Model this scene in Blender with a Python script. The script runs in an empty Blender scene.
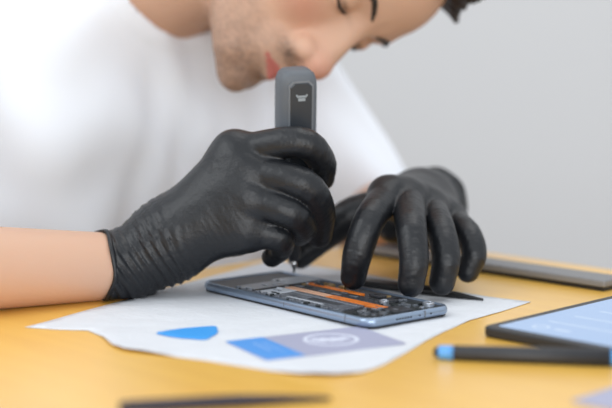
import bpy, bmesh, math, random
import numpy as np
from mathutils import Vector, Matrix
random.seed(4)
RNG = np.random.RandomState(4)
S = bpy.context.scene
COL = S.collection

# ------------------------------------------------------------------ camera
F_PX, HORIZON, CAM_H = 1445.0, 25.0, 0.205
PITCH = math.atan((204 - HORIZON) / F_PX)
cd = bpy.data.cameras.new('camera'); cam = bpy.data.objects.new('camera', cd); COL.objects.link(cam)
cam.location = (0, 0, CAM_H); cam.rotation_euler = (math.pi / 2 - PITCH, 0, 0)
cd.sensor_width = 36; cd.lens = 85; cd.clip_start = 0.05
cd.dof.use_dof = True; cd.dof.focus_distance = 1.045; cd.dof.aperture_fstop = 3.0
S.camera = cam

# ------------------------------------------------------------------ light
w = bpy.data.worlds.new('world'); S.world = w; w.use_nodes = True
bg = w.node_tree.nodes['Background']; bg.inputs[0].default_value = (0.90, 0.95, 1.0, 1); bg.inputs[1].default_value = 0.84

def area(name, loc, target, sx, sy, power, col):
    l = bpy.data.lights.new(name, 'AREA'); l.shape = 'RECTANGLE'; l.size = sx; l.size_y = sy
    l.energy = power; l.color = col
    o = bpy.data.objects.new(name, l); COL.objects.link(o); o.location = loc
    o.rotation_euler = (Vector(target) - Vector(loc)).to_track_quat('-Z', 'Y').to_euler()
    return o
area('window_daylight', (-2.0, 0.1, 1.9), (0, 1.2, 0.0), 1.8, 1.6, 26, (0.95, 0.98, 1.0))
area('room_daylight', (0.5, -1.9, 0.75), (-0.1, 1.4, 0.15), 2.6, 1.4, 42, (0.96, 0.98, 1.0))
area('ceiling_daylight', (0.6, 1.6, 2.4), (0.1, 1.2, 0.0), 1.6, 1.6, 14, (1.0, 0.98, 0.95))

vs = S.view_settings
vs.view_transform = 'Standard'; vs.look = 'None'; vs.gamma = 1; vs.use_curve_mapping = False
vs.exposure = 0.13

# ------------------------------------------------------------------ helpers
def tag(o, label=None, cat=None, group=None, kind=None):
    if label: o['label'] = label
    if cat: o['category'] = cat
    if group: o['group'] = group
    if kind: o['kind'] = kind
    return o

def empty(name, loc=(0, 0, 0), rz=0.0):
    o = bpy.data.objects.new(name, None); COL.objects.link(o)
    o.location = loc; o.rotation_euler = (0, 0, rz); o.empty_display_size = 0.02
    return o

def link(name, me, mat, parent=None, smooth=True):
    o = bpy.data.objects.new(name, me); COL.objects.link(o)
    if mat: me.materials.append(mat)
    if smooth: me.polygons.foreach_set('use_smooth', [True] * len(me.polygons))
    if parent: o.parent = parent
    return o

def obj(name, bm, mat, parent=None, smooth=False):
    bmesh.ops.recalc_face_normals(bm, faces=bm.faces)
    me = bpy.data.meshes.new(name); bm.to_mesh(me); bm.free()
    return link(name, me, mat, parent, smooth)

def at(px, py, Y=None, z=None):
    """point on the viewing ray of a pixel, at depth Y or height z"""
    x = (px - 306) / F_PX; v = -(py - 204) / F_PX
    c, s = math.cos(PITCH), math.sin(PITCH)
    d = Vector((x, c + v * s, -s + v * c))
    t = Y / d.y if Y is not None else (z - CAM_H) / d.z
    return Vector((0, 0, CAM_H)) + d * t

def box(bm, cx, cy, cz, sx, sy, sz, bevel=0.0, rz=0.0):
    r = bmesh.ops.create_cube(bm, size=1.0)
    M = Matrix.Translation((cx, cy, cz)) @ Matrix.Rotation(rz, 4, 'Z') @ Matrix.Diagonal((sx, sy, sz, 1))
    bmesh.ops.transform(bm, matrix=M, verts=r['verts'])
    if bevel > 0:
        es = list({e for v in r['verts'] for e in v.link_edges})
        bmesh.ops.bevel(bm, geom=es, offset=bevel, segments=3, profile=0.5, affect='EDGES')
    return bm

def rrect(w, h, r, n=8, cx=0, cy=0):
    pts = []
    for (sx, sy, a0) in ((1, 1, 0), (-1, 1, 90), (-1, -1, 180), (1, -1, 270)):
        for i in range(n + 1):
            a = math.radians(a0 + 90 * i / n)
            pts.append((cx + sx * (w / 2 - r) + r * math.cos(a), cy + sy * (h / 2 - r) + r * math.sin(a)))
    return pts

def loft(bm, rings, cap0=True, cap1=True):
    vr = [[bm.verts.new(p) for p in ring] for ring in rings]
    n = len(vr[0])
    for a, b in zip(vr[:-1], vr[1:]):
        for i in range(n):
            bm.faces.new((a[i], a[(i + 1) % n], b[(i + 1) % n], b[i]))
    if cap0: bm.faces.new(vr[0][::-1])
    if cap1: bm.faces.new(vr[-1])
    return bm

def lathe(bm, prof, n=28, M=None):
    """prof: list of (radius, z)"""
    rings = []
    for r, z in prof:
        rings.append([Vector((r * math.cos(2 * math.pi * i / n), r * math.sin(2 * math.pi * i / n), z)) for i in range(n)])
    if M: rings = [[M @ p for p in ring] for ring in rings]
    return loft(bm, rings)

# ------------------------------------------------------------------ materials
def mat(name, col, rough=0.5, metal=0.0, spec=0.5, bump=None, var=None, sss=0.0, coat=0.0, emit=None, sheen=0.0, grain=None):
    m = bpy.data.materials.new(name); m.use_nodes = True
    nt = m.node_tree; b = nt.nodes['Principled BSDF']
    b.inputs['Base Color'].default_value = (*col, 1)
    b.inputs['Roughness'].default_value = rough; b.inputs['Metallic'].default_value = metal
    b.inputs['Specular IOR Level'].default_value = spec
    b.inputs['Coat Weight'].default_value = coat; b.inputs['Coat Roughness'].default_value = 0.3
    b.inputs['Sheen Weight'].default_value = sheen
    if sss:
        b.inputs['Subsurface Weight'].default_value = sss
        b.inputs['Subsurface Radius'].default_value = (1.0, 0.35, 0.2)
        b.inputs['Subsurface Scale'].default_value = 0.006
    tc = nt.nodes.new('ShaderNodeTexCoord')
    if var:                                   # (scale, second colour, stretch)
        mp = nt.nodes.new('ShaderNodeMapping'); mp.inputs['Scale'].default_value = var[2] if len(var) > 2 else (1, 1, 1)
        if len(var) > 3: mp.inputs['Rotation'].default_value = (0, 0, var[3])
        nz = nt.nodes.new('ShaderNodeTexNoise'); nz.inputs['Scale'].default_value = var[0]; nz.inputs['Detail'].default_value = 6
        mx = nt.nodes.new('ShaderNodeMix'); mx.data_type = 'RGBA'
        mx.inputs[6].default_value = (*col, 1); mx.inputs[7].default_value = (*var[1], 1)
        rp = nt.nodes.new('ShaderNodeMapRange'); rp.inputs[1].default_value = 0.35; rp.inputs[2].default_value = 0.65
        nt.links.new(tc.outputs['Object'], mp.inputs[0]); nt.links.new(mp.outputs[0], nz.inputs['Vector'])
        nt.links.new(nz.outputs['Fac'], rp.inputs[0]); nt.links.new(rp.outputs[0], mx.inputs[0])
        nt.links.new(mx.outputs[2], b.inputs['Base Color'])
    if bump:                                  # list of (scale, strength, distance)
        prev = None
        for sc, st, dist in bump:
            nz = nt.nodes.new('ShaderNodeTexNoise'); nz.inputs['Scale'].default_value = sc; nz.inputs['Detail'].default_value = 4
            bp = nt.nodes.new('ShaderNodeBump'); bp.inputs['Strength'].default_value = st; bp.inputs['Distance'].default_value = dist
            nt.links.new(tc.outputs['Object'], nz.inputs['Vector']); nt.links.new(nz.outputs['Fac'], bp.inputs['Height'])
            if prev: nt.links.new(prev.outputs[0], bp.inputs['Normal'])
            prev = bp
        nt.links.new(prev.outputs[0], b.inputs['Normal'])
    if emit:
        b.inputs['Emission Color'].default_value = (*emit[0], 1); b.inputs['Emission Strength'].default_value = emit[1]
    return m

M_WALL = mat('painted_wall', (0.66, 0.665, 0.675), 0.9, bump=[(60, 0.1, 0.002)])
M_FLOOR = mat('floor_boards', (0.30, 0.22, 0.15), 0.5, var=(3, (0.22, 0.15, 0.10), (1, 8, 1)))
M_DESK = mat('yellow_wood', (0.88, 0.52, 0.095), 0.30, spec=0.6, coat=0.5, var=(9, (0.83, 0.47, 0.08), (1, 9, 1), math.radians(45)), bump=[(400, 0.05, 0.0005)])
M_EDGE = mat('desk_edge_band', (0.70, 0.45, 0.18), 0.5)
M_DMETAL = mat('dark_steel', (0.03, 0.03, 0.033), 0.4, 0.6)
M_PAPER = mat('crinkled_paper', (0.66, 0.68, 0.715), 0.8, spec=0.2, bump=[(45, 0.5, 0.004), (260, 0.35, 0.0012)])
M_GLOVE = mat('black_nitrile', (0.0075, 0.0088, 0.0115), 0.41, spec=0.48, bump=[(70, 0.3, 0.004), (190, 0.22, 0.002), (900, 0.25, 0.0004)])
M_SHIRT = mat('white_cotton', (0.87, 0.91, 0.975), 0.95, spec=0.15, sheen=0.2, bump=[(1500, 0.2, 0.0005)])
M_HAIR = mat('dark_hair', (0.022, 0.016, 0.013), 0.55, bump=[(300, 0.6, 0.002)])
M_TROUSER = mat('dark_denim', (0.03, 0.04, 0.07), 0.9)
M_SHOE = mat('shoe_leather', (0.02, 0.02, 0.02), 0.5)
M_EYE = mat('eyeball', (0.75, 0.72, 0.70), 0.15)
M_IRIS = mat('iris_brown', (0.05, 0.025, 0.012), 0.1)
M_BLUE = mat('blue_plastic', (0.045, 0.34, 0.82), 0.4)
M_CARD = mat('lavender_card', (0.38, 0.39, 0.52), 0.5)
M_CARDBLUE = mat('card_blue_print', (0.08, 0.30, 0.72), 0.5)
M_CARDWHITE = mat('card_white_print', (0.66, 0.69, 0.80), 0.5)
M_CARDTEXT = mat('card_pale_print', (0.22, 0.40, 0.74), 0.5)
M_PHONE = mat('blue_silver_metal', (0.30, 0.38, 0.50), 0.30, 0.8)
M_PHONEIN = mat('phone_black_plastic', (0.012, 0.013, 0.016), 0.45, var=(500, (0.05, 0.055, 0.065)))
M_GLASS = mat('black_glass', (0.006, 0.006, 0.008), 0.1)
M_BATT = mat('battery_foil', (0.20, 0.22, 0.26), 0.35, 0.3, var=(260, (0.05, 0.055, 0.07), (1, 3, 1)))
M_BATTLABEL = mat('battery_print', (0.42, 0.45, 0.50), 0.4)
M_ORANGE = mat('orange_flex', (0.72, 0.20, 0.03), 0.4, var=(120, (0.55, 0.14, 0.02)))
M_PEACH = mat('peach_film', (0.62, 0.36, 0.24), 0.4)
M_SILVER = mat('bright_metal', (0.40, 0.44, 0.50), 0.35, 0.8)
M_CHIP = mat('chip_shield', (0.20, 0.22, 0.25), 0.35, 0.6)
M_GOLD = mat('brass_contact', (0.55, 0.38, 0.18), 0.35, 0.8)
M_PCB = mat('dark_board', (0.015, 0.02, 0.022), 0.5)
M_DRV = mat('driver_grey_shell', (0.105, 0.118, 0.135), 0.55, bump=[(900, 0.3, 0.0006)])
M_DRVIN = mat('driver_dark_panel', (0.028, 0.034, 0.042), 0.35)
M_MARK = mat('driver_pale_print', (0.30, 0.34, 0.37), 0.5)
M_COPPER = mat('copper_ring', (0.55, 0.22, 0.10), 0.3, 0.9)
M_STEEL = mat('driver_steel', (0.55, 0.56, 0.58), 0.22, 1.0)
M_PEN = mat('pen_black_plastic', (0.022, 0.023, 0.027), 0.42)
M_PENBLUE = mat('pen_blue_band', (0.11, 0.36, 0.78), 0.4)
M_TABBODY = mat('tablet_black', (0.015, 0.015, 0.017), 0.4)
M_SCREEN = mat('lit_screen', (0.05, 0.06, 0.08), 0.12, emit=((0.36, 0.56, 0.90), 0.62))
M_SCRMARK = mat('lit_screen_text', (0.1, 0.1, 0.1), 0.2, emit=((0.62, 0.76, 0.95), 0.72))
M_CASE = mat('grey_case', (0.22, 0.22, 0.225), 0.45, 0.2)
M_BLACK = mat('black_tool', (0.008, 0.008, 0.009), 0.45)
M_VIOLET = mat('dark_tool', (0.018, 0.015, 0.03), 0.5)

# ------------------------------------------------------------------ implicit surfaces
def V(*a): return np.array(a[0] if len(a) == 1 else a, dtype=np.float64)
def cap(P, a, b, r1, r2):
    a = V(a); b = V(b); pa = P - a; ba = b - a
    t = np.clip(pa @ ba / (ba @ ba), 0, 1)
    return np.linalg.norm(pa - t[:, None] * ba, axis=1) - (r1 + (r2 - r1) * t)
def ell(P, c, r, R=None):
    q = P - V(c)
    if R is not None: q = q @ R
    r = V(r); k0 = np.linalg.norm(q / r, axis=1); k1 = np.linalg.norm(q / r ** 2, axis=1) + 1e-9
    return k0 * (k0 - 1) / k1
def smin(a, b, k):
    h = np.maximum(k - np.abs(a - b), 0) / k
    return np.minimum(a, b) - h * h * k * 0.25
def smax(a, b, k): return -smin(-a, -b, k)
def sub(a, b, k): return smax(a, -b, k)
def chain(P, pts, rs, k=0.0):
    d = None
    for i in range(len(pts) - 1):
        c = cap(P, pts[i], pts[i + 1], rs[i], rs[i + 1])
        d = c if d is None else (smin(d, c, k) if k else np.minimum(d, c))
    return d
def sstep(x, a, b):
    t = np.clip((x - a) / (b - a), 0, 1); return t * t * (3 - 2 * t)

def surface(f, lo, hi, h, margin=0.006):
    B = 5
    lo = V(lo); hi = V(hi)
    nb = np.ceil((hi - lo) / (h * B)).astype(int); n = nb * B
    ax = [lo[i] + (np.arange(nb[i]) + 0.5) * h * B - 0.5 * h for i in range(3)]
    C = np.stack(np.meshgrid(*ax, indexing='ij'), -1).reshape(-1, 3)
    dc = np.concatenate([f(c) for c in np.array_split(C, max(1, len(C) // 200000))])
    act = np.abs(dc) < h * B * 0.9 + margin
    D = np.repeat(np.repeat(np.repeat(np.where(dc < 0, -1.0, 1.0).astype(np.float32).reshape(nb), B, 0), B, 1), B, 2)
    ids = np.argwhere(act.reshape(nb))
    off = np.stack(np.meshgrid(*[np.arange(B)] * 3, indexing='ij'), -1).reshape(-1, 3)
    for chunk in np.array_split(ids, max(1, len(ids) // 2500)):
        g = (chunk[:, None, :] * B + off[None]).reshape(-1, 3)
        D[g[:, 0], g[:, 1], g[:, 2]] = f(lo + g * h)
    s = D < 0
    cnt = np.zeros(n - 1, np.int8)
    sl = lambda d: tuple(slice(d[i], n[i] - 1 + d[i]) for i in range(3))
    cor = [(i, j, k) for i in (0, 1) for j in (0, 1) for k in (0, 1)]
    for c in cor: cnt += s[sl(c)]
    cells = np.argwhere((cnt > 0) & (cnt < 8))
    idx = np.full(n - 1, -1, np.int64); idx[tuple(cells.T)] = np.arange(len(cells))
    acc = np.zeros((len(cells), 3)); num = np.zeros(len(cells))
    for a in cor:
        for x in range(3):
            if a[x]: continue
            b = list(a); b[x] = 1
            va = D[tuple((cells + a).T)].astype(np.float64); vb = D[tuple((cells + b).T)].astype(np.float64)
            m = (va < 0) != (vb < 0)
            t = np.where(m, va / np.where(m, va - vb, 1), 0)
            p = np.tile(np.array(a, float), (len(cells), 1)); p[:, x] += t
            acc += p * m[:, None]; num += m
    verts = lo + (cells + acc / num[:, None]) * h
    quads = []
    for x in range(3):
        y, z = (x + 1) % 3, (x + 2) % 3
        a = s[tuple(slice(0, -1) if i == x else slice(1, -1) for i in range(3))]
        b = s[tuple(slice(1, None) if i == x else slice(1, -1) for i in range(3))]
        e = np.argwhere(a != b); flip = a[tuple(e.T)]
        base = e.copy()
        base[:, y] += 1; base[:, z] += 1
        def cc(dy, dz):
            q = base.copy(); q[:, y] -= dy; q[:, z] -= dz; return idx[tuple(q.T)]
        q = np.stack([cc(1, 1), cc(0, 1), cc(0, 0), cc(1, 0)], 1)
        q[~flip] = q[~flip][:, ::-1]
        quads.append(q)
    quads = np.concatenate(quads); quads = quads[(quads >= 0).all(1)]
    return verts, quads

def smesh(name, verts, quads, mt, parent=None, iters=1):
    # light smoothing of the net
    for _ in range(iters):
        acc = np.zeros_like(verts); num = np.zeros(len(verts))
        for i in range(4):
            j = (i + 1) % 4
            np.add.at(acc, quads[:, i], verts[quads[:, j]]); np.add.at(num, quads[:, i], 1)
        ok = num > 0
        verts = verts.copy(); verts[ok] = 0.5 * verts[ok] + 0.5 * acc[ok] / num[ok, None]
    me = bpy.data.meshes.new(name)
    me.vertices.add(len(verts)); me.vertices.foreach_set('co', verts.astype(np.float32).ravel())
    me.loops.add(quads.size); me.loops.foreach_set('vertex_index', quads.astype(np.int32).ravel())
    me.polygons.add(len(quads)); me.polygons.foreach_set('loop_start', np.arange(0, quads.size, 4, dtype=np.int32))
    me.polygons.foreach_set('loop_total', np.full(len(quads), 4, np.int32))
    me.update(calc_edges=True); me.validate()
    return link(name, me, mt, parent), verts

# ------------------------------------------------------------------ the room
bm = bmesh.new(); box(bm, 0, 2.75, 0.56, 7, 0.1, 2.6); tag(obj('wall_back', bm, M_WALL), kind='structure')
bm = bmesh.new(); box(bm, 0, 0.4, -0.79, 7, 4.8, 0.1); tag(obj('floor', bm, M_FLOOR), kind='structure')

# ------------------------------------------------------------------ desk (set at 45 degrees to the view)
A = Vector((0.7071, -0.7071, 0)); Bv = Vector((0.7071, 0.7071, 0))      # along the back edge; away from the camera
corner = Vector((0.083, 1.383, 0))
desk = empty('desk', (corner.x, corner.y, -0.74), math.radians(-45))     # local x = A, local y = Bv
tag(desk, 'yellow wooden desk under the paper sheet and the tablet', 'desk')
DL, DW = 1.5, 1.1
bm = bmesh.new(); box(bm, DL / 2, -DW / 2, 0.74 - 0.0125, DL, DW, 0.025, 0.003); obj('desk_top', bm, M_DESK, desk)
for (x, y) in ((0.06, -0.06), (DL - 0.06, -0.06), (0.06, -DW + 0.06), (DL - 0.06, -DW + 0.06)):
    bm = bmesh.new(); box(bm, x, y, 0.357, 0.045, 0.045, 0.714, 0.003); obj('leg', bm, M_DMETAL, desk)
bm = bmesh.new(); box(bm, DL / 2, -0.05, 0.685, DL - 0.16, 0.02, 0.056); box(bm, DL / 2, -DW + 0.05, 0.685, DL - 0.16, 0.02, 0.056)
obj('apron', bm, M_DMETAL, desk)

# ------------------------------------------------------------------ paper sheet
front = [(25, 328), (58, 330), (88, 331), (103, 338), (112, 347), (125, 352), (160, 356), (205, 361), (255, 369), (300, 376.5), (335, 377.5),
         (362, 374), (385, 365), (405, 354), (425, 342), (445, 332), (470, 321), (500, 312.5), (531, 302.5)]
fp = [at(px, py, z=0.0) for px, py in front]
backp = [at(490, 297.5, z=0), at(452, 291.5, z=0), Vector((0.03, 1.2, 0)), Vector((-0.03, 1.25, 0)), Vector((-0.085, 1.155, 0)), Vector((-0.135, 1.068, 0))]
outline = [Vector((p.x, p.y)) for p in fp + backp]
def dense(pts, step=0.006):
    out = []
    for i, p in enumerate(pts):
        q = pts[(i + 1) % len(pts)]; n = max(1, int((q - p).length / step))
        out += [p.lerp(q, k / n) for k in range(n)]
    return out
ol = dense(outline)
def inside(x, y):
    c = False; n = len(ol)
    for i in range(n):
        a, b = ol[i], ol[i - 1]
        if (a.y > y) != (b.y > y) and x < (b.x - a.x) * (y - a.y) / (b.y - a.y) + a.x: c = not c
    return c
def edge_d(x, y): return min(math.hypot(x - p.x, y - p.y) for p in ol)
from mathutils import geometry as G
ptsin = []
xs = np.arange(-0.2, 0.18, 0.008)
for x in xs:
    for y in np.arange(0.83, 1.27, 0.008):
        x2, y2 = x + random.uniform(-.001, .001), y + random.uniform(-.001, .001)
        if inside(x2, y2) and edge_d(x2, y2) > 0.004: ptsin.append(Vector((x2, y2)))
allp = ol + ptsin
vv, ee, ff, *_ = G.delaunay_2d_cdt(allp, [(i, (i + 1) % len(ol)) for i in range(len(ol))], [], 1, 1e-6)
def paper_z(x, y):
    e = edge_d(x, y)
    lift = 0.0022 * max(0, 1 - e / 0.03) ** 2 * max(0, math.sin(x * 52 + 1.0)) * min(1, max(0, (1.0 - y) / 0.05))
    return 0.0005 + lift + 0.00012 * math.sin(x * 90 + y * 40)
me = bpy.data.meshes.new('paper_sheet'); me.from_pydata([(v.x, v.y, paper_z(v.x, v.y)) for v in vv], [], [list(f) for f in ff])
paper = link('paper_sheet', me, M_PAPER)
sm = paper.modifiers.new('s', 'SOLIDIFY'); sm.thickness = 0.00025; sm.offset = 0
tag(paper, 'crinkled white sheet of paper with a wavy front edge, under the opened phone', 'paper')

# ------------------------------------------------------------------ opened phone
Pn = at(369, 331, z=0.0008); Pl = at(199, 290.5, z=0.0008)
d = (Pl - Pn); d.z = 0; ang = math.atan2(d.y, d.x)
PLEN, PWID, PH = d.length, 0.0810, 0.0084
phone = empty('phone', (Pn.x, Pn.y, 0.0009), ang)        # local x along the long side, local -y away from camera
tag(phone, 'opened blue-silver phone lying screen down on the paper, its insides showing', 'phone')
cx, cy = PLEN / 2, -PWID / 2
def prr(inset, z, r=0.0105): return [Vector((x, y, z)) for x, y in rrect(PLEN - 2 * inset, PWID - 2 * inset, max(r - inset, 0.001), 8, cx, cy)]
bm = bmesh.new()
loft(bm, [prr(0.0015, 0.0012), prr(0.0004, 0.0022), prr(0, 0.0036), prr(0, 0.0050), prr(0.0004, 0.0062), prr(0.0010, 0.0070), prr(0.0016, 0.0074), prr(0.0024, 0.0074), prr(0.0026, 0.0046)], True, True)
obj('metal_frame', bm, M_PHONE, phone, True)
bm = bmesh.new(); loft(bm, [prr(0.0022, 0.0), prr(0.0012, 0.0005), prr(0.0012, 0.0013)]); obj('screen_glass', bm, M_GLASS, phone)
bm = bmesh.new(); loft(bm, [prr(0.0030, 0.0046), prr(0.0030, 0.0062)]); obj('inner_tray', bm, M_PHONEIN, phone)
def pbox(name, x0, x1, y0, y1, z0, z1, m, par=None, bev=0.0004):
    b_ = bmesh.new(); box(b_, (x0 + x1) / 2, -(y0 + y1) / 2, (z0 + z1) / 2, x1 - x0, y1 - y0, z1 - z0, bev)
    return obj(name, b_, m, par or phone)
bat = pbox('battery', 0.038, 0.112, 0.0065, 0.031, 0.0062, 0.0078, M_BATT)
pbox('printed_label', 0.060, 0.100, 0.0095, 0.0125, 0.0078, 0.0079, M_BATTLABEL, bat, 0)
pbox('printed_label', 0.050, 0.084, 0.016, 0.022, 0.0078, 0.0079, M_PHONEIN, bat, 0)
pbox('printed_label', 0.090, 0.108, 0.018, 0.028, 0.0078, 0.0079, M_CHIP, bat, 0)
tag(pbox('flex_cable', 0.022, 0.080, 0.0305, 0.0385, 0.0062, 0.0083, M_ORANGE, bev=0.0002), 'bright orange flex cable')
tag(pbox('flex_cable', 0.080, 0.128, 0.0315, 0.0385, 0.0062, 0.0082, M_PEACH, bev=0.0002), 'pale peach film')
tag(pbox('flex_cable', 0.070, 0.132, 0.055, 0.060, 0.0062, 0.0082, M_ORANGE, bev=0.0002), 'narrow brown-orange flex cable')
pbox('battery_bracket', 0.034, 0.135, 0.041, 0.053, 0.0062, 0.0080, M_PHONEIN)
pbox('speaker_module', 0.136, 0.156, 0.006, 0.042, 0.0062, 0.0082, M_CHIP)
pbox('film_flap', 0.137, 0.160, 0.044, 0.074, 0.0062, 0.0083, M_BATTLABEL)
pbox('film_flap', 0.112, 0.134, 0.006, 0.030, 0.0062, 0.0081, M_BATTLABEL)
pbox('antenna_flex', 0.130, 0.1335, 0.004, 0.068, 0.0082, 0.0088, M_BLACK)
brd = pbox('circuit_board', 0.004, 0.033, 0.004, 0.071, 0.0062, 0.0070, M_PCB)
for i in range(46):
    x = random.uniform(0.0055, 0.030); y = random.uniform(0.006, 0.069); a = random.uniform(0.0008, 0.0026); b_ = random.uniform(0.0006, 0.002)
    pbox('board_component', x - a, x + a, y - b_, y + b_, 0.0068, random.uniform(0.0076, 0.0089), random.choice([M_CHIP, M_SILVER, M_PHONEIN, M_CHIP, M_PCB, M_PCB]), brd, 0.0002)
for i in range(14):
    x = random.uniform(0.114, 0.156); y = random.uniform(0.006, 0.066); a = random.uniform(0.001, 0.005)
    pbox('board_component', x - a, x + a, y - 0.001, y + 0.001, 0.0062, 0.0087, random.choice([M_CHIP, M_SILVER, M_PCB, M_BATTLABEL, M_PCB]), bev=0.0003)
for i in range(16):
    x = random.uniform(0.036, 0.130); y = random.choice([0.0425, 0.0465, 0.0505, 0.0630, 0.0665]); a = random.uniform(0.0015, 0.005)
    pbox('board_component', x - a, x + a, y - 0.0014, y + 0.0014, 0.0062, 0.0086, random.choice([M_CHIP, M_SILVER, M_PCB, M_CHIP, M_GOLD]), bev=0.0003)
pbox('ribbon', 0.040, 0.110, 0.0235, 0.0250, 0.0078, 0.0084, M_SILVER, bev=0.0002)
for i in range(44):                                          # spring contacts and clips along the long side
    x = 0.034 + i * 0.0027
    pbox('edge_contact', x - 0.0011, x + 0.0011, 0.0032, 0.0056, 0.0062, 0.0080 + 0.0006 * (i * 5 % 3), random.choice([M_CHIP, M_PCB, M_CHIP, M_SILVER, M_BATT]), bev=0.0002)
for (x, y, r) in ((0.0105, 0.0665, 0.0042), (0.036, 0.0475, 0.0034)):
    bm = bmesh.new(); lathe(bm, [(r, 0.0068), (r, 0.0096), (r * 0.85, 0.0100), (r * 0.7, 0.0100), (r * 0.62, 0.0094)], 24, Matrix.Translation((x, -y, 0)))
    ln = obj('camera_module', bm, M_SILVER, phone, False)
    bm = bmesh.new(); lathe(bm, [(r * 0.62, 0.0092), (r * 0.6, 0.0096), (r * 0.3, 0.0099), (0.0001, 0.0100)], 24, Matrix.Translation((x, -y, 0)))
    obj('lens', bm, M_GLASS, ln, True)
for (x0, x1, y0, y1) in ((0.036, 0.046, 0.043, 0.068), (0.052, 0.066, 0.060, 0.068), (0.005, 0.020, 0.030, 0.046)):
    pbox('shield_plate', x0, x1, y0, y1, 0.0068, 0.0086, M_PHONEIN)
for k in range(6):                                           # speaker holes on the short side
    y = 0.026 + k * 0.0026
    b_ = bmesh.new(); lathe(b_, [(0.0007, -0.0003), (0.0007, 0.0003)], 12, Matrix.Translation((-0.0001, -y, 0.0044)) @ Matrix.Rotation(math.pi / 2, 4, 'Y')); obj('speaker_hole', b_, M_GLASS, phone)
for y in (0.0475, 0.0585):
    b_ = bmesh.new(); lathe(b_, [(0.0006, -0.0003), (0.0006, 0.0003)], 12, Matrix.Translation((-0.0001, -y, 0.0044)) @ Matrix.Rotation(math.pi / 2, 4, 'Y')); obj('microphone_hole', b_, M_GLASS, phone)
pbox('antenna_line', -0.0001, 0.0012, 0.0522, 0.0534, 0.0024, 0.0068, M_CHIP, bev=0)
pbox('antenna_line', 0.0242, 0.0252, -0.0001, 0.0012, 0.0024, 0.0068, M_CHIP, bev=0)
pbox('side_seam', 0.0905, 0.0912, -0.00012, 0.001, 0.0030, 0.0060, M_CHIP, bev=0)

# ------------------------------------------------------------------ black pointed pry tool behind the phone
def flat_tool(name, a, b, w0, w1, th, m, z=0.001):
    dd = b - a; L = math.hypot(dd.x, dd.y); root = bmesh.new()
    prof = [(0.0, w0 * 0.75, th), (0.08, w0, th), (0.55, w0 * 0.95, th), (0.8, w0 * 0.55, th * 0.7), (0.95, w1 * 1.6, th * 0.4), (1.0, w1, th * 0.3)]
    rings = []
    for t, ww, tt in prof:
        rings.append([Vector((t * L, ww / 2 * cx_, tt * (0.5 + 0.5 * sz_))) for cx_, sz_ in [(math.copysign(abs(math.cos(q)) ** 0.6, math.cos(q)), math.copysign(abs(math.sin(q)) ** 0.6, math.sin(q))) for q in [2 * math.pi * i / 20 for i in range(20)]]])
    loft(root, rings)
    o = obj(name, root, m, None, True); o.location = (a.x, a.y, z); o.rotation_euler = (0, 0, math.atan2(dd.y, dd.x))
    return o
tag(flat_tool('pry_tool', Vector((0.035, 1.132, 0)), at(483, 302, z=0), 0.017, 0.0012, 0.0055, M_BLACK), 'flat black pry tool, its thin point sticking out from under the fingers beside the phone', 'tool')
tag(flat_tool('spudger', at(120, 412, z=0), at(330, 400, z=0), 0.014, 0.004, 0.005, M_VIOLET, 0.0002), 'thin dark tool in the blurred foreground at the near edge of the picture', 'tool')

# ------------------------------------------------------------------ cards and pick
def flat(bm, pts, z0, z1):
    loft(bm, [[Vector((x, y, z0)) for x, y in pts], [Vector((x, y, z1)) for x, y in pts]]); return bm
cl = at(225, 342, z=0.001); cb = at(269, 362, z=0.001); ct = at(348, 328, z=0.001)
CW = 0.101; CH = 0.060
cang = math.atan2(ct.y - cl.y, ct.x - cl.x)
card = empty('business_card', (cl.x, cl.y, 0.0008), cang)
tag(card, 'lavender card with a blue end band and white round emblem, lying on the paper', 'card')
bm = bmesh.new(); flat(bm, rrect(CW, CH, 0.002, 6, CW / 2, -CH / 2), 0, 0.0006); obj('card_base', bm, M_CARD, card)
bm = bmesh.new(); flat(bm, rrect(CW * 0.27, CH, 0.002, 6, CW * 0.135, -CH / 2), 0.0006, 0.0007); obj('blue_band', bm, M_CARDBLUE, card)
bm = bmesh.new(); box(bm, CW * 0.14, -CH * 0.42, 0.00072, 0.0022, CH * 0.42, 0.00004); box(bm, CW * 0.20, -CH * 0.5, 0.00072, 0.0012, CH * 0.5, 0.00004); obj('band_print', bm, M_CARDTEXT, card)
bm = bmesh.new()
ecx, ecy, er = CW * 0.63, -CH * 0.45, 0.0185
n = 48
def ringband(bm, r0, r1, z0, z1, a0=0, a1=360, ex=1.0):
    n = 48; full = (a1 - a0) >= 360
    vs_ = []
    for i in range(n + (0 if full else 1)):
        a = math.radians(a0 + (a1 - a0) * i / n)
        vs_.append([bm.verts.new((ecx + r * math.cos(a), ecy + r * math.sin(a) * ex, z)) for r, z in ((r0, z0), (r1, z0), (r1, z1), (r0, z1))])
    m_ = len(vs_)
    for i in range(m_ if full else m_ - 1):
        p, q = vs_[i], vs_[(i + 1) % m_]
        for k in range(4): bm.faces.new((p[k], p[(k + 1) % 4], q[(k + 1) % 4], q[k]))
ringband(bm, er * 0.84, er, 0.0006, 0.0007)
for k in range(5):
    box(bm, ecx - 0.010 + k * 0.005, ecy + 0.001 * math.sin(k * 2.1), 0.00065, 0.0032, 0.012 + 0.006 * math.sin(k * 1.1), 0.0001, rz=0.5)
box(bm, ecx, ecy - 0.001, 0.00065, 0.026, 0.003, 0.00012, rz=-0.15)
obj('round_emblem', bm, M_CARDWHITE, card)

c2 = at(570, 402, z=0.0)
card2 = empty('grey_card', (c2.x, c2.y, 0.0002), math.radians(45))
tag(card2, 'plain lavender-grey card, only its corner in view, nearer than the pen', 'card')
bm = bmesh.new(); flat(bm, rrect(0.085, 0.055, 0.002, 6, 0.0425, -0.0275), 0, 0.0006); obj('card_base', bm, M_CARD, card2)

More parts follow.
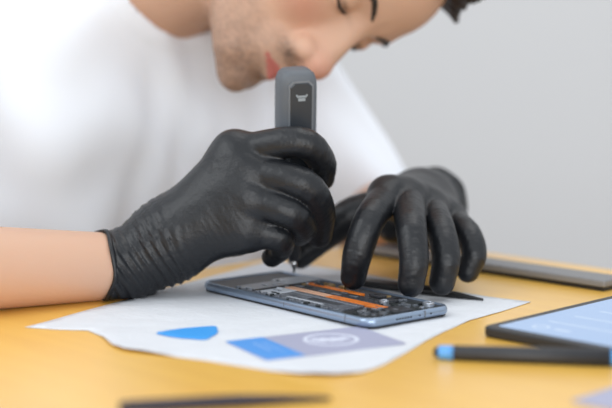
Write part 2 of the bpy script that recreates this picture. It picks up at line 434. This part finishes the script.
pa, pb, pc = at(154, 333.5, z=0.001), at(219, 326, z=0.001), at(208, 341, z=0.001)
bm = bmesh.new()
tri = [Vector((p.x, p.y)) for p in (pa, pc, pb)]; rad = [0.0025, 0.007, 0.006]
cen = sum(tri, Vector((0, 0))) / 3
pts = []
for i in range(3):
    p, q, r_ = tri[i - 1], tri[i], tri[(i + 1) % 3]
    u = (p - q).normalized(); v = (r_ - q).normalized(); dd = rad[i] * 1.6
    s0, s1 = q + u * dd, q + v * dd
    for k in range(9):
        t = k / 8; pts.append((1 - t) ** 2 * s0 + 2 * t * (1 - t) * q + t * t * s1)
    nx_ = tri[(i + 1) % 3] - v * 0 
    e0, e1 = s1, tri[(i + 1) % 3] + (q - tri[(i + 1) % 3]).normalized() * rad[(i + 1) % 3] * 1.6
    nrm = Vector((-(e1 - e0).y, (e1 - e0).x)).normalized()
    if nrm.dot(cen - e0) > 0: nrm = -nrm
    for k in range(1, 8):
        t = k / 8; pts.append(e0.lerp(e1, t) + nrm * 0.0024 * math.sin(math.pi * t))
def shr(s): return [(cen.x + (p.x - cen.x) * s, cen.y + (p.y - cen.y) * s) for p in pts]
rings = [[Vector((x, y, z)) for x, y in shr(s)] for s, z in ((0.97, 0.0009), (1.0, 0.0012), (1.0, 0.0016), (0.96, 0.0020))]
loft(bm, rings); pick = obj('opening_pick', bm, M_BLUE)
tag(pick, 'blue plastic opening pick with rounded corners, lying on the white paper', 'pick')

# ------------------------------------------------------------------ pen at the right
p0 = at(433, 352, z=0.0045); p1 = at(612, 358, z=0.0050)
pd = (p1 - p0).normalized(); L = (p1 - p0).length
pen = empty('pen', p0); tag(pen, 'black round pen with light blue band at its tip, in front of the tablet', 'pen')
Mp = pd.to_track_quat('Z', 'Y').to_matrix().to_4x4()
bm = bmesh.new(); lathe(bm, [(0.0004, 0), (0.0022, 0.0005), (0.0030, 0.0014), (0.0032, 0.0032), (0.0034, 0.0034)], 24, Mp); obj('pen_tip', bm, M_BLACK, pen, True)
bm = bmesh.new(); lathe(bm, [(0.0036, 0.0033), (0.0043, 0.0040), (0.0045, 0.0125)], 28, Mp); obj('blue_band', bm, M_PENBLUE, pen, True)
bm = bmesh.new(); lathe(bm, [(0.0044, 0.0124), (0.0046, 0.0135), (0.0051, 0.04), (0.0056, L - 0.0005)], 28, Mp); obj('barrel', bm, M_PEN, pen, True)
bm = bmesh.new(); lathe(bm, [(0.0057, L - 0.0006), (0.0057, L + 0.012)], 28, Mp); obj('blue_band', bm, M_PENBLUE, pen, True)
bm = bmesh.new(); lathe(bm, [(0.0056, L + 0.0119), (0.0054, L + 0.035), (0.0045, L + 0.041), (0.001, L + 0.042)], 28, Mp); obj('end_cap', bm, M_PEN, pen, True)

# ------------------------------------------------------------------ tablet
tc_ = at(480.5, 336.5, z=0.0)
tab = empty('tablet', (tc_.x, tc_.y, 0.0002), math.radians(45))
tag(tab, 'black-framed tablet with a lit pale blue screen, lying at the right', 'tablet')
TW, TH = 0.25, 0.17
def trr(ins, z, r=0.007): return [Vector((x, y, z)) for x, y in rrect(TW - 2 * ins, TH - 2 * ins, max(r - ins, 0.001), 6, TW / 2, -TH / 2)]
bm = bmesh.new(); loft(bm, [trr(0.0012, 0), trr(0.0, 0.0014), trr(0, 0.0056), trr(0.0008, 0.0066), trr(0.0016, 0.0068)]); obj('tablet_body', bm, M_TABBODY, tab, False)
bm = bmesh.new(); flat(bm, rrect(TW - 0.016, TH - 0.016, 0.002, 4, TW / 2, -TH / 2), 0.0068, 0.0070); obj('screen', bm, M_SCREEN, tab)
bm = bmesh.new()
for k in range(7): box(bm, 0.045 + k * 0.026, -0.05, 0.00703, 0.0016, 0.055 - 0.006 * (k % 3), 0.00004)
ecx, ecy = 0.026, -0.030
ringband(bm, 0.0045, 0.0060, 0.0070, 0.00705)
box(bm, 0.026, -0.047, 0.00703, 0.003, 0.012, 0.00004)
obj('screen_content', bm, M_SCRMARK, tab)

# ------------------------------------------------------------------ long flat grey case by the back edge
g1 = at(604, 292, z=0); 
case = empty('flat_case', (g1.x, g1.y, 0.0002), math.radians(-45))
tag(case, 'long narrow grey case lying flat along the back edge of the desk, behind the tablet', 'case')
bm = bmesh.new(); box(bm, -0.125, 0.0145, 0.0058, 0.25, 0.029, 0.0056, 0.0014); obj('case_lid', bm, M_CASE, case)
bm = bmesh.new(); box(bm, -0.125, 0.0145, 0.0016, 0.248, 0.027, 0.0032); obj('case_base', bm, M_BLACK, case)

# ------------------------------------------------------------------ screwdriver held in the right-hand glove
tip = at(294, 276, Y=1.130); tip.z = 0.0100
top = at(296, 68, Y=1.095)
ax = (top - tip).normalized(); LEN = (top - tip).length
xv = Vector((1, 0.30, 0)); xv = (xv - ax * xv.dot(ax)).normalized(); yv = ax.cross(xv)
Md = Matrix((xv, yv, ax)).transposed().to_4x4()
drv = empty('screwdriver', tip); tag(drv, 'grey and black upright screwdriver with thick handle, held over the phone', 'screwdriver')
def sup(a, b, z, e=0.55, n=40, oy=0.0):
    out = []
    for i in range(n):
        q = 2 * math.pi * i / n; c, s = math.cos(q), math.sin(q)
        out.append(Md @ Vector((a * math.copysign(abs(c) ** e, c), oy + b * math.copysign(abs(s) ** e, s), z)))
    return out
hz0 = 0.030
bm = bmesh.new()
loft(bm, [sup(0.0055, 0.0055, hz0, 1), sup(0.008, 0.008, hz0 + 0.008, 1), sup(0.012, 0.0105, hz0 + 0.022, 0.8), sup(0.0145, 0.0125, hz0 + 0.04), sup(0.0150, 0.0130, LEN - 0.045),
          sup(0.0150, 0.0130, LEN - 0.014), sup(0.0146, 0.0126, LEN - 0.008), sup(0.0130, 0.0115, LEN - 0.0035), sup(0.0100, 0.009, LEN - 0.0008), sup(0.006, 0.005, LEN)])
obj('handle', bm, M_DRV, drv, True)
bm = bmesh.new()
def panel(x0, x1, z0, z1, y, ch):
    return [Md @ Vector(p) for p in ((x0, y, z0), (x1, y, z0), (x1, y, z1 - ch), (x1 - ch, y, z1), (x0 + ch, y, z1), (x0, y, z1 - ch))]
loft(bm, [panel(-0.0080, 0.0090, 0.05, LEN - 0.0085, -0.0120, 0.003), panel(-0.0080, 0.0090, 0.05, LEN - 0.0085, -0.0134, 0.003), panel(-0.0072, 0.0082, 0.05, LEN - 0.0092, -0.0139, 0.0028)])
b2 = bmesh.new(); loft(b2, [panel(-0.0092, 0.0102, 0.045, LEN - 0.0070, -0.0118, 0.0035), panel(-0.0092, 0.0102, 0.045, LEN - 0.0070, -0.0132, 0.0035)])
obj('panel_rim', b2, mat('driver_rim', (0.17, 0.185, 0.205), 0.45), drv)
pn = obj('handle_panel', bm, M_DRVIN, drv)
bm = bmesh.new()
def mk(x0, x1, z0, z1): loft(bm, [panel(x0, x1, z0, z1, -0.01385, 0.0002), panel(x0, x1, z0, z1, -0.01405, 0.0002)])
mk(-0.003, 0.0045, LEN - 0.0195, LEN - 0.0180); mk(-0.002, 0.0035, LEN - 0.0222, LEN - 0.0200)
mk(-0.0038, -0.0026, LEN - 0.0185, LEN - 0.0170); mk(0.0041, 0.0053, LEN - 0.0185, LEN - 0.0170)
obj('panel_mark', bm, M_MARK, pn)
bm = bmesh.new(); lathe(bm, [(0.0060, hz0 - 0.003), (0.0064, hz0 - 0.002), (0.0064, hz0), (0.0058, hz0 + 0.001)], 24, Md); obj('collar_ring', bm, M_COPPER, drv, True)
bm = bmesh.new(); lathe(bm, [(0.0028, 0.0105), (0.0045, 0.012), (0.0052, 0.024), (0.0055, hz0 - 0.0025)], 24, Md); obj('chuck', bm, M_PEN, drv, True)
bm = bmesh.new(); lathe(bm, [(0.0005, 0), (0.0009, 0.001), (0.0012, 0.004), (0.0022, 0.0055), (0.0024, 0.0115)], 20, Md); obj('bit', bm, M_STEEL, drv, True)

# ------------------------------------------------------------------ person
person = empty('person', (-0.36, 1.49, -0.74))
tag(person, 'person in a white t-shirt and black gloves bending over the opened phone', 'person')
inv = Matrix.Translation((0.36, -1.49, 0.74))
def adopt(o): o.matrix_parent_inverse = inv; return o

# head frame
U = Vector((0.934, 0, 0.358)); Fd = Vector((0.294, -0.57, -0.766)).normalized()
U = (U - Fd * U.dot(Fd)).normalized(); Rt = Fd.cross(U).normalized()
nose = at(317.5, 77.5, Y=1.19)
HO = nose - Fd * 0.114 + U * 0.044
RH = np.array([list(Rt), list(Fd), list(U)]).T        # columns = local axes
def to_local(P): return (P - V(HO)) @ RH * 1000.0      # millimetres
def H2W(x, y, z): return HO + Rt * x * .001 + Fd * y * .001 + U * z * .001

BF = Vector((0.7071, -0.7071, 0)); BL = Vector((0.7071, 0.7071, 0))
MS = Vector((-0.195, 1.335, 0.205))
SH_L = MS + BL * 0.185 + Vector((0, 0, 0.012)); SH_R = MS - BL * 0.185
HIP = MS - BF * 0.20 + Vector((0, 0, -0.43))
NK = MS + Vector((0, 0, 0.035)) + BF * 0.015
EL_L = at(370, 219, Y=1.42); WR_L = at(428, 207, Y=1.215)
EL_R = Vector((-0.345, 0.965, 0.040)); WR_R = at(128, 266, Y=1.083)

def head_sdf(P):
    q = to_local(P); S_ = q.copy(); S_[:, 0] = np.abs(S_[:, 0])
    d = ell(q, (0, -12, 35), (75, 96, 84))
    d = smin(d, ell(q, (0, 36, 41), (60, 53, 51)), 25)
    d = smin(d, ell(q, (0, 30, -28), (57, 52, 58)), 22)
    d = smin(d, cap(S_, (54, -14, -56), (21, 69, -101), 17, 15), 22)
    d = smin(d, ell(q, (0, 38, -82), (39, 42, 32)), 20)
    d = smin(d, ell(q, (0, 80, -108), (18, 16, 14)), 12)
    d = smin(d, ell(S_, (40, 50, -26), (22, 22, 20)), 18)
    d = smin(d, cap(S_, (8, 79, 18), (38, 71, 21), 10, 9), 12)
    d = sub(d, ell(S_, (31, 93, 2), (17, 15, 10)), 12)
    d = smin(d, ell(S_, (31, 69, 1), (15, 13, 12)), 4)
    d = smin(d, cap(q, (0, 79, 10), (0, 99, -36), 7.5, 11.5), 12)
    d = smin(d, cap(q, (0, 70, -8), (0, 86, -42), 11, 17), 9)
    d = smin(d, ell(q, (0, 101, -41), (14, 14, 12.5)), 5)
    d = smin(d, ell(S_, (14.5, 91, -45), (8.5, 12, 10)), 3.5)
    d = sub(d, ell(S_, (6, 100, -55), (3.2, 6, 3.5)), 2.5)
    d = smin(d, ell(q, (0, 75, -72), (27, 18, 24)), 12)
    d = smin(d, cap(S_, (0, 94.5, -70), (20, 84, -76), 5.0, 2.6), 5)
    d = smin(d, cap(S_, (0, 94, -81), (17, 84.5, -78), 5.6, 2.9), 5)
    d = sub(d, cap(S_, (0, 101, -75.8), (24, 85.5, -77.2), 1.5, 1.0), 3)
    d = sub(d, ell(q, (0, 101, -93), (17, 10, 5)), 6)
    # eye slit
    d = sub(d, cap(S_, (22, 84, -3), (41, 79, -3.5), 1.2, 1.0), 2)
    # ears
    e = ell(S_, (78, -18, -8), (9, 19, 31)); e = sub(e, ell(S_, (88, -14, -6), (8, 11, 20)), 4)
    d = smin(d, e, 6)
    return d * .001

def arms_sdf(P):
    d = cap(P, SH_R, EL_R, 0.050, 0.041)
    d = smin(d, chain(P, [EL_R, EL_R.lerp(WR_R, 0.35), WR_R], [0.037, 0.033, 0.0245]), 0.02)
    l = cap(P, SH_L, EL_L, 0.048, 0.038)
    l = smin(l, chain(P, [EL_L, EL_L.lerp(WR_L, 0.35), WR_L], [0.036, 0.033, 0.026]), 0.02)
    return np.minimum(d, l)

def torso_sdf(P):
    up = Vector((0, 0, 1))
    a = MS - up * 0.075 - BF * 0.02
    d = smin(cap(P, a + BL * .085, HIP + BL * .06, .105, .120), cap(P, a - BL * .085, HIP - BL * .06, .105, .120), .06)
    d = smin(d, cap(P, SH_L, SH_R, .052, .052), .06)
    d = smin(d, cap(P, NK, MS - BF * .02, .062, .07), .05)
    return d

def body_sdf(P):
    hd = head_sdf(P)
    nk = cap(P, H2W(0, -34, -42), NK - BF * .01, .056, .060)
    d = smin(hd, nk, 0.018)
    d = smin(d, torso_sdf(P), 0.035)
    d = smin(d, arms_sdf(P), 0.02)
    return d
skin = mat('skin', (0.60, 0.36, 0.26), 0.55, spec=0.35, sss=0.12, bump=[(500, 0.15, 0.0006)])
ca = skin.node_tree.nodes.new('ShaderNodeVertexColor'); ca.layer_name = 'skin_tone'
skin.node_tree.links.new(ca.outputs['Color'], skin.node_tree.nodes['Principled BSDF'].inputs['Base Color'])
vt, qd = surface(body_sdf, (-0.56, 0.90, -0.36), (0.20, 1.66, 0.42), 0.0026)
body, vt = smesh('body', vt, qd, skin, person); adopt(body)
q = to_local(vt); ax_ = np.abs(q[:, 0])
base = np.tile(V(0.60, 0.375, 0.265), (len(vt), 1))
def blend(mask, col, amt):
    global base
    m_ = (np.clip(mask, 0, 1) * amt)[:, None]; base = base * (1 - m_) + V(col) * m_
nz = RNG.rand(len(vt))
g = lambda c, r: np.exp(-(((np.stack([ax_, q[:, 1], q[:, 2]], 1) - V(c)) / V(r)) ** 2).sum(1))
blend(g((0, 108, -42), (16, 16, 13)) + g((38, 60, -32), (22, 22, 16)), (0.68, 0.27, 0.20), 0.6)
beard = sstep(-q[:, 2], 54, 74) * sstep(q[:, 1], -5, 30) * sstep(-q[:, 2], -200, -60) * (q[:, 2] > -128)
beard = beard * (1 - 0.6 * g((0, 88, -75), (26, 16, 7)))
chinm = g((0, 74, -108), (50, 36, 28)); mous = g((14, 90, -59), (18, 14, 6))
blend(beard * (0.5 + 0.5 * nz) * 0.8 + 0 * mous, (0.20, 0.125, 0.09), 0.55)
blend((chinm * 0.8 + mous) * (0.4 + 0.6 * nz), (0.085, 0.06, 0.05), 0.85)
lip = ((np.abs(q[:, 2] + 75.5) < 7.0 - ax_ * 0.26) & (q[:, 1] > 82) & (ax_ < 21)).astype(float)
blend(lip, (0.48, 0.13, 0.11), 0.9)
blend(g((31, 84, -3), (13, 8, 2.6)), (0.06, 0.03, 0.02), 0.85)
att = body.data.color_attributes.new('skin_tone', 'FLOAT_COLOR', 'POINT')
att.data.foreach_set('color', np.concatenate([base, np.ones((len(base), 1))], 1).astype(np.float32).ravel())

# eyebrows and eyelashes, hair
def local_surface(fn, lo, hi, h, name, m, parent, iters=0):
    v_, f_ = surface(fn, lo, hi, h, 2.0)
    w_ = V(HO) + (v_ * .001) @ RH.T
    o, _ = smesh(name, w_, f_, m, parent, iters); return adopt(o)
def on_face(x, z, out=0.0):
    lo_, hi_ = 40.0, 130.0
    for _ in range(22):
        m_ = (lo_ + hi_) / 2; W = V(H2W(x, m_, z))[None]
        if head_sdf(W)[0] > 0: hi_ = m_
        else: lo_ = m_
    return (x, lo_ + out, z)
BROW = [on_face(x, z, 0.4) for x, z in ((13, 14), (21, 18), (31, 21), (41, 20), (50, 13))]
LASH = [on_face(x, z, 0.8) for x, z in ((20, -4), (26, -6), (33, -7), (43, -5))]
for sgn in (1, -1):
    def brow(P, s=sgn):
        Q = P.copy(); Q[:, 0] *= s
        d = chain(Q, BROW, [1.2, 2.1, 2.5, 2.1, 1.0])
        return d + 0.5 * np.sin(P[:, 0] * 2.2 + P[:, 2] * 1.3) * np.cos(P[:, 2] * 2.0)
    tag(local_surface(brow, (-62, 30, 0), (62, 110, 40), 1.3, 'eyebrow', M_HAIR, person), 'dark eyebrow')
    def lash(P, s=sgn):
        Q = P.copy(); Q[:, 0] *= s
        return chain(Q, LASH, [0.8, 1.4, 1.6, 0.8])
    local_surface(lash, (-60, 60, -20), (60, 100, 10), 0.9, 'eyelashes', M_HAIR, person)

locks = []
for i in range(150):
    a = RNG.uniform(0, 2 * math.pi); el = RNG.uniform(-0.15, 1.5)
    dx, dy, dz = math.cos(el) * math.cos(a), math.cos(el) * math.sin(a), math.sin(el)
    p = V(dx * 78, -12 + dy * 98, 35 + dz * 86)
    if p[1] > 55 and p[2] < 82: continue
    if p[2] < 62 and p[1] > -5: continue
    t = V(dx * .6, 0.75 + dy * .2, dz * 0.5 - .1); t /= np.linalg.norm(t)
    locks.append((p, p + t * RNG.uniform(14, 26) + V(0, 0, 0), RNG.uniform(6, 9)))
for k in range(17):                                   # fringe
    x = -46 + k * 5.7 + RNG.uniform(-2, 2); yb = 66 - abs(x) * 0.35
    locks.append((V(x, yb, 93 - abs(x) * 0.15), V(x + RNG.uniform(-4, 4), yb + RNG.uniform(22, 32), 101 + RNG.uniform(-9, 12) - abs(x) * .25), 11.0))
    locks.append((V(x + 3, yb - 4, 94 - abs(x) * 0.15), V(x + RNG.uniform(-4, 6), yb + RNG.uniform(10, 26), 100 + RNG.uniform(-6, 12) - abs(x) * .25), 11.0))
def hair(P):
    d = ell(P, (0, -15, 40), (81, 102, 90))
    d = smax(d, -(P[:, 2] - (66 - 0.0 * P[:, 1])) * 0.7 + np.minimum(0, 0) - np.clip(30 - P[:, 1], 0, 60) * 1.35, 8)
    d = smax(d, -(P[:, 2] + 42), 6)
    for a, b, r in locks: d = smin(d, cap(P, a, b, r, r * 0.3), 3)
    return d + 1.0 * np.sin(P[:, 0] * .55) * np.sin(P[:, 1] * .25 + P[:, 2] * .3)
local_surface(hair, (-105, -135, -60), (105, 115, 150), 2.8, 'hair', M_HAIR, person, 0)

# t-shirt
def shirt_sdf(P):
    d = torso_sdf(P) - 0.012
    for s_ in (1, -1):
        c_ = MS + BL * .085 * s_ - BF * .022
        d = smin(d, cap(P, c_ - Vector((0, 0, .05)), c_ - Vector((0, 0, .30)), .100, .108), .04)
    up = Vector((0, 0, 1))
    # sleeves
    sl_l = cap(P, SH_L + Vector((0, 0, -.005)), SH_L.lerp(EL_L, 1.3), 0.060, 0.057)
    axl = V((EL_L - SH_L).normalized()); endl = V(SH_L.lerp(EL_L, 1.0))
    sl_l = smax(sl_l, (P - endl) @ axl, 0.004)
    sl_r = cap(P, SH_R, SH_R.lerp(EL_R, 0.9), 0.060, 0.064)
    axr = V((EL_R - SH_R).normalized()); endr = V(SH_R.lerp(EL_R, 0.72))
    sl_r = smax(sl_r, (P - endr) @ axr, 0.004)
    d = smin(d, sl_l, 0.03); d = smin(d, sl_r, 0.03)
    hem = np.exp(-(np.minimum(np.abs((P - endl) @ axl - 0.0), np.abs((P - endr) @ axr)) / .012) ** 2)
    # folds hanging from the shoulders and bunching at the waist
    u = P @ V(BL); z = P[:, 2]; v = P @ V(BF)
    folds = (0.0035 * np.sin(u * 58 + 6 * z + 2 * np.sin(z * 14)) * sstep(-z, -0.22, -0.02)
             + 0.0028 * np.sin(u * 110 - 20 * z + 3 * np.sin(u * 22)) * sstep(-z, -0.20, 0.05)
             + 0.0025 * np.sin(z * 60 + u * 40 + 2.5 * np.sin(u * 30)))
    d = d + folds * (1 - 0.8 * hem)
    d = smax(d, np.where((P - endl) @ axl > -.04, np.where(np.linalg.norm(P - endl, axis=1) < .13, (P - endl) @ axl, -1), -1), .003)
    d = smax(d, np.where((P - endr) @ axr > -.04, np.where(np.linalg.norm(P - endr, axis=1) < .13, (P - endr) @ axr, -1), -1), .003)
    d = smax(d, -(z + 0.27), 0.01)
    nb = cap(P, NK + BF * 0.004 + Vector((0.01, -0.004, 0.02)), H2W(0, -30, -30), .071, .074)
    rib = sstep(-np.abs(nb - 0.006), -0.008, -0.006) * 0.0016
    d = sub(d - rib, nb, 0.003)
    return d
vt, qd = surface(shirt_sdf, (-0.58, 0.92, -0.30), (0.16, 1.68, 0.36), 0.0032, 0.014)
sh, _ = smesh('t_shirt', vt, qd, M_SHIRT, person, 2); adopt(sh)

# trousers and shoes, out of sight below the desk: seated
def trouser(P):
    d = cap(P, HIP + BL * .06, HIP - BL * .06, .125, .125)
    for s in (1, -1):
        h_ = HIP + BL * s * .08 - Vector((0, 0, .03)); k_ = h_ + BF * .40 + BL * s * .06 + Vector((0, 0, .0)); f_ = Vector((k_.x, k_.y, -0.66)) - BF * .04
        d = smin(d, chain(P, [h_, k_, f_], [.085, .065, .052], .02), .04)
    return d
vt, qd = surface(trouser, (-0.72, 0.72, -0.74), (0.35, 1.85, 0.0), 0.008, 0.01)
o, _ = smesh('trousers', vt, qd, M_TROUSER, person, 1); adopt(o)
for s in (1, -1):
    k_ = HIP + BL * s * .14 + BF * .36; kz = Vector((k_.x, k_.y, -0.70))
    def shoe(P, c=kz): return smax(chain(P, [c, c + BF * .10, c + BF * .18], [.042, .036, .034], .01), -(P[:, 2] + .739), .004)
    vt, qd = surface(shoe, tuple(kz - Vector((.26, .26, .05))), tuple(kz + Vector((.26, .26, .10))), 0.005)
    o, _ = smesh('shoe', vt, qd, M_SHOE, person, 1); adopt(o)

# ------------------------------------------------------------------ gloved hands
def noise3(P, s, seed=0):
    r = np.random.RandomState(seed); d = 0
    for _ in range(6):
        k = r.normal(size=3); k = k / np.linalg.norm(k) * s * r.uniform(.6, 1.6); d = d + np.sin(P @ k + r.uniform(0, 6.3))
    return d / 6
def spline(pts, rs, n=4):
    p = [V(a) for a in pts]; p = [2 * p[0] - p[1]] + p + [2 * p[-1] - p[-2]]; r = [rs[0]] + list(rs) + [rs[-1]]
    op, orr = [], []
    for i in range(1, len(p) - 2):
        for k in range(n):
            t = k / n
            f = lambda a, b, c, d: 0.5 * (2 * b + (c - a) * t + (2 * a - 5 * b + 4 * c - d) * t * t + (3 * b - a - 3 * c + d) * t ** 3)
            op.append(f(*p[i - 1:i + 3]) if i + 3 <= len(p) else None); orr.append(f(*r[i - 1:i + 3]))
    op.append(p[-2]); orr.append(r[-2])
    return op, orr
def hand_sdf(P, fingers, palm, kp=0.016, kf=0.010):
    pd_ = None
    for (a, b, r1, r2) in palm:
        c = cap(P, a, b, r1, r2); pd_ = c if pd_ is None else smin(pd_, c, kp)
    out = pd_; tips = None
    for pts, rs in fingers:
        sp, sr = spline(pts, rs)
        c = chain(P, sp, sr)
        # wrinkles across the joints
        for J in pts[1:-1]:
            J = V(J); dd = np.linalg.norm(P - J, axis=1); axf = V(pts[-1] - pts[0]); axf /= np.linalg.norm(axf)
            c = c + 0.00045 * np.sin(((P - J) @ axf) * 1900) * np.exp(-(dd / 0.013) ** 2)
        # blend onto the palm only near the finger's root
        near = np.exp(-(np.linalg.norm(P - V(pts[0]), axis=1) / 0.026) ** 2)
        tips = c if tips is None else smin(tips, c, 0.0008)
        out = smin(out, c, np.maximum(kf * near, 0.0008))
    return out

# right-hand glove (picture left), gripping the screwdriver
RW = WR_R
rI = [at(234, 153, 1.085), at(298, 142, 1.068), at(321, 160, 1.082), at(321.5, 178, 1.098)]
rM = [at(246, 170, 1.074), at(302, 184, 1.060), at(320, 209, 1.076), at(319, 235, 1.096)]
rR = [at(247, 198, 1.068), at(290, 212, 1.058), at(303, 226, 1.076), at(298, 234, 1.094)]
rP = [at(246, 230, 1.070), at(278, 238, 1.066), at(281, 249, 1.084), at(272, 257, 1.094)]
rT = [at(214, 190, 1.115), at(243, 190, 1.142), at(275, 190, 1.150), at(300, 195, 1.140)]
FR = [(rI, [.0128, .0118, .0110, .0098]), (rM, [.0126, .0126, .0114, .0100]), (rR, [.0126, .0118, .0108, .0095]), (rP, [.0118, .0104, .0088, .0080]), (rT, [.016, .0135, .0118, .0100])]
hw = at(170, 240, 1.090)
PR = [(hw, rI[0], .0230, .0150), (hw, rM[0], .0240, .0150), (hw, rR[0], .0240, .0150), (hw, rP[0], .0230, .0145), (RW, hw, .0270, .0262), (hw, rT[0], .022, .016),
      (rI[0], rP[0], .0135, .0130), (at(225, 190, 1.10), at(238, 235, 1.095), .016, .015)]
axR = V((hw - RW).normalized()); fR = V((WR_R - EL_R).normalized())
cuffR = V(at(109, 267, 1.077))
def gloveR(P):
    d = hand_sdf(P, FR, PR)
    d = smin(d, cap(P, at(103, 267.5, 1.074), RW, .0285, .0272), .006)
    t = (P - V(RW)) @ axR
    rel = P - V(RW); zz = rel[:, 2]
    slant = t - 0.10 * zz
    wr = sstep(slant, -0.030, -0.012) * (1 - sstep(slant, 0.028, 0.050))
    d = d + wr * ((0.0009 + 0.0007 * noise3(P, 60, 11)) * np.sin(slant * 900 + 1.8 * np.sin(zz * 90) + 2.0 * noise3(P, 70, 12)) + 0.0004 * np.sin(slant * 1900 + zz * 300))
    d = d + 0.0009 * noise3(P, 150, 3) * (1 - sstep(t, -0.005, 0.02)) + 0.0005 * noise3(P, 420, 5) * (1 - sstep(t, -0.01, 0.01))
    d = d + 0.0004 * noise3(P, 90, 9)
    # fine creases across the back of the hand
    hb = P - V(at(225, 225, 1.06)); d = d + 0.00018 * np.sin(hb @ axR * 1500) * np.exp(-(np.linalg.norm(hb, axis=1) / .022) ** 2)
    # cut the cuff
    c = (P - cuffR) @ fR + 0.007
    d = smax(d, -c - 0.0006 * noise3(P, 200, 2), 0.002)
    return smax(d, -(P[:, 2] - 0.0012), .002)
def bounds(pts, m): 
    a = np.array([list(p) for p in pts]); return a.min(0) - m, a.max(0) + m
lo, hi = bounds(rI + rM + rR + rP + rT + [RW, at(103, 267, 1.074)], 0.036)
vt, qd = surface(gloveR, lo, hi, 0.00125, 0.003)
gr, _ = smesh('glove', vt, qd, M_GLOVE, person, 1); adopt(gr); tag(gr, 'black glove gripping the screwdriver')

def cuff_ring(centre, axis, r, flat_, thick, name, parent, zmin=None):
    axis = Vector(axis).normalized(); u_ = Vector((0, 0, 1)); u_ = (u_ - axis * u_.dot(axis)).normalized(); v_ = axis.cross(u_)
    bm = bmesh.new(); n, m_ = 72, 10; rings = []
    for i in range(n):
        a = 2 * math.pi * i / n; rr = r * (1 + 0.02 * math.sin(3 * a) + 0.012 * math.sin(8 * a))
        cdir = u_ * math.cos(a) * flat_ + v_ * math.sin(a); c = Vector(centre) + cdir * rr + axis * 0.0012 * math.sin(4 * a + 1)
        ring = []
        for k in range(m_):
            b = 2 * math.pi * k / m_
            p = c + cdir.normalized() * thick * math.cos(b) + axis * thick * 1.5 * math.sin(b)
            if zmin is not None: p.z = max(p.z, zmin)
            ring.append(p)
        rings.append([bm.verts.new(p) for p in ring])
    for i in range(n):
        p, q_ = rings[i], rings[(i + 1) % n]
        for k in range(m_): bm.faces.new((p[k], p[(k + 1) % m_], q_[(k + 1) % m_], q_[k]))
    return obj(name, bm, M_GLOVE, parent, True)
def child_of_glove(o, gl): o.matrix_parent_inverse = inv; return o
c0 = V(cuffR) - fR * 0.0065
cr = cuff_ring(at(101, 266.5, 1.072), fR, 0.0272, 1.0, 0.0012, 'cuff_bead', gr, 0.0014)

# left-hand glove (picture right), fingertips on the phone
lI = [at(388, 196, 1.112), at(370, 219, 1.070), at(358, 253, 1.060), at(353.5, 277, 1.066)]
lM = [at(408, 198, 1.120), at(411, 226, 1.064), at(414, 259, 1.047), at(411, 284, 1.045)]
lR = [at(430, 208, 1.132), at(440, 228, 1.086), at(446, 257, 1.066), at(442, 282.5, 1.064)]
lP = [at(449, 220, 1.145), at(467, 233, 1.110), at(474, 254, 1.096), at(468, 271.5, 1.094)]
lT = [at(396, 207, 1.170), at(356, 214, 1.160), at(328, 232, 1.160), at(300, 256, 1.160)]
FL = [(lI, [.0128, .0118, .0112, .0096]), (lM, [.0128, .0118, .0112, .0100]), (lR, [.0126, .0114, .0109, .0098]), (lP, [.0118, .0104, .0098, .0087]), (lT, [.0165, .0150, .0130, .0105])]
lw = at(420, 205, 1.185)
PL_ = [(lw, lI[0], .0230, .0135), (lw, lM[0], .0230, .0135), (lw, lR[0], .0225, .0130), (lw, lP[0], .0215, .0125), (lw, lT[0], .021, .016), (lw, WR_L, .0250, .0270), (lI[0], lP[0], .0125, .0115), (at(395, 222, 1.165), at(440, 226, 1.175), .017, .018)]
axL = V((EL_L - WR_L).normalized()); endL = V(at(431, 204, 1.250))
adir = V((Vector(endL) - WR_L).normalized())
def gloveL(P):
    d = hand_sdf(P, FL, PL_, 0.014)
    d = smin(d, cap(P, WR_L, Vector(endL) + Vector(adir) * .01, .0275, .0315), .006)
    t = (P - V(WR_L)) @ adir
    d = d + sstep(t, -.02, 0) * (0.0009 * np.sin(t * 800 + np.sin(P[:, 0] * 150)) + .0006 * noise3(P, 200, 4)) + 0.0004 * noise3(P, 90, 7)
    d = smax(d, (P - endL) @ adir, 0.002)
    return smax(d, -(P[:, 2] - 0.0012), .002)
lo, hi = bounds(lI + lM + lR + lP + lT + [WR_L, Vector(endL)], 0.038)
vt, qd = surface(gloveL, lo, hi, 0.00135, 0.003)
gl, _ = smesh('glove', vt, qd, M_GLOVE, person, 1); adopt(gl); tag(gl, 'black glove with spread fingertips on the phone')
cuff_ring(endL, adir, 0.0310, 1.0, 0.0014, 'cuff_bead', gl)
bpy.context.view_layer.update()
for g_ in (gr, gl):
    for c in g_.children: c.matrix_parent_inverse = g_.matrix_world.inverted()
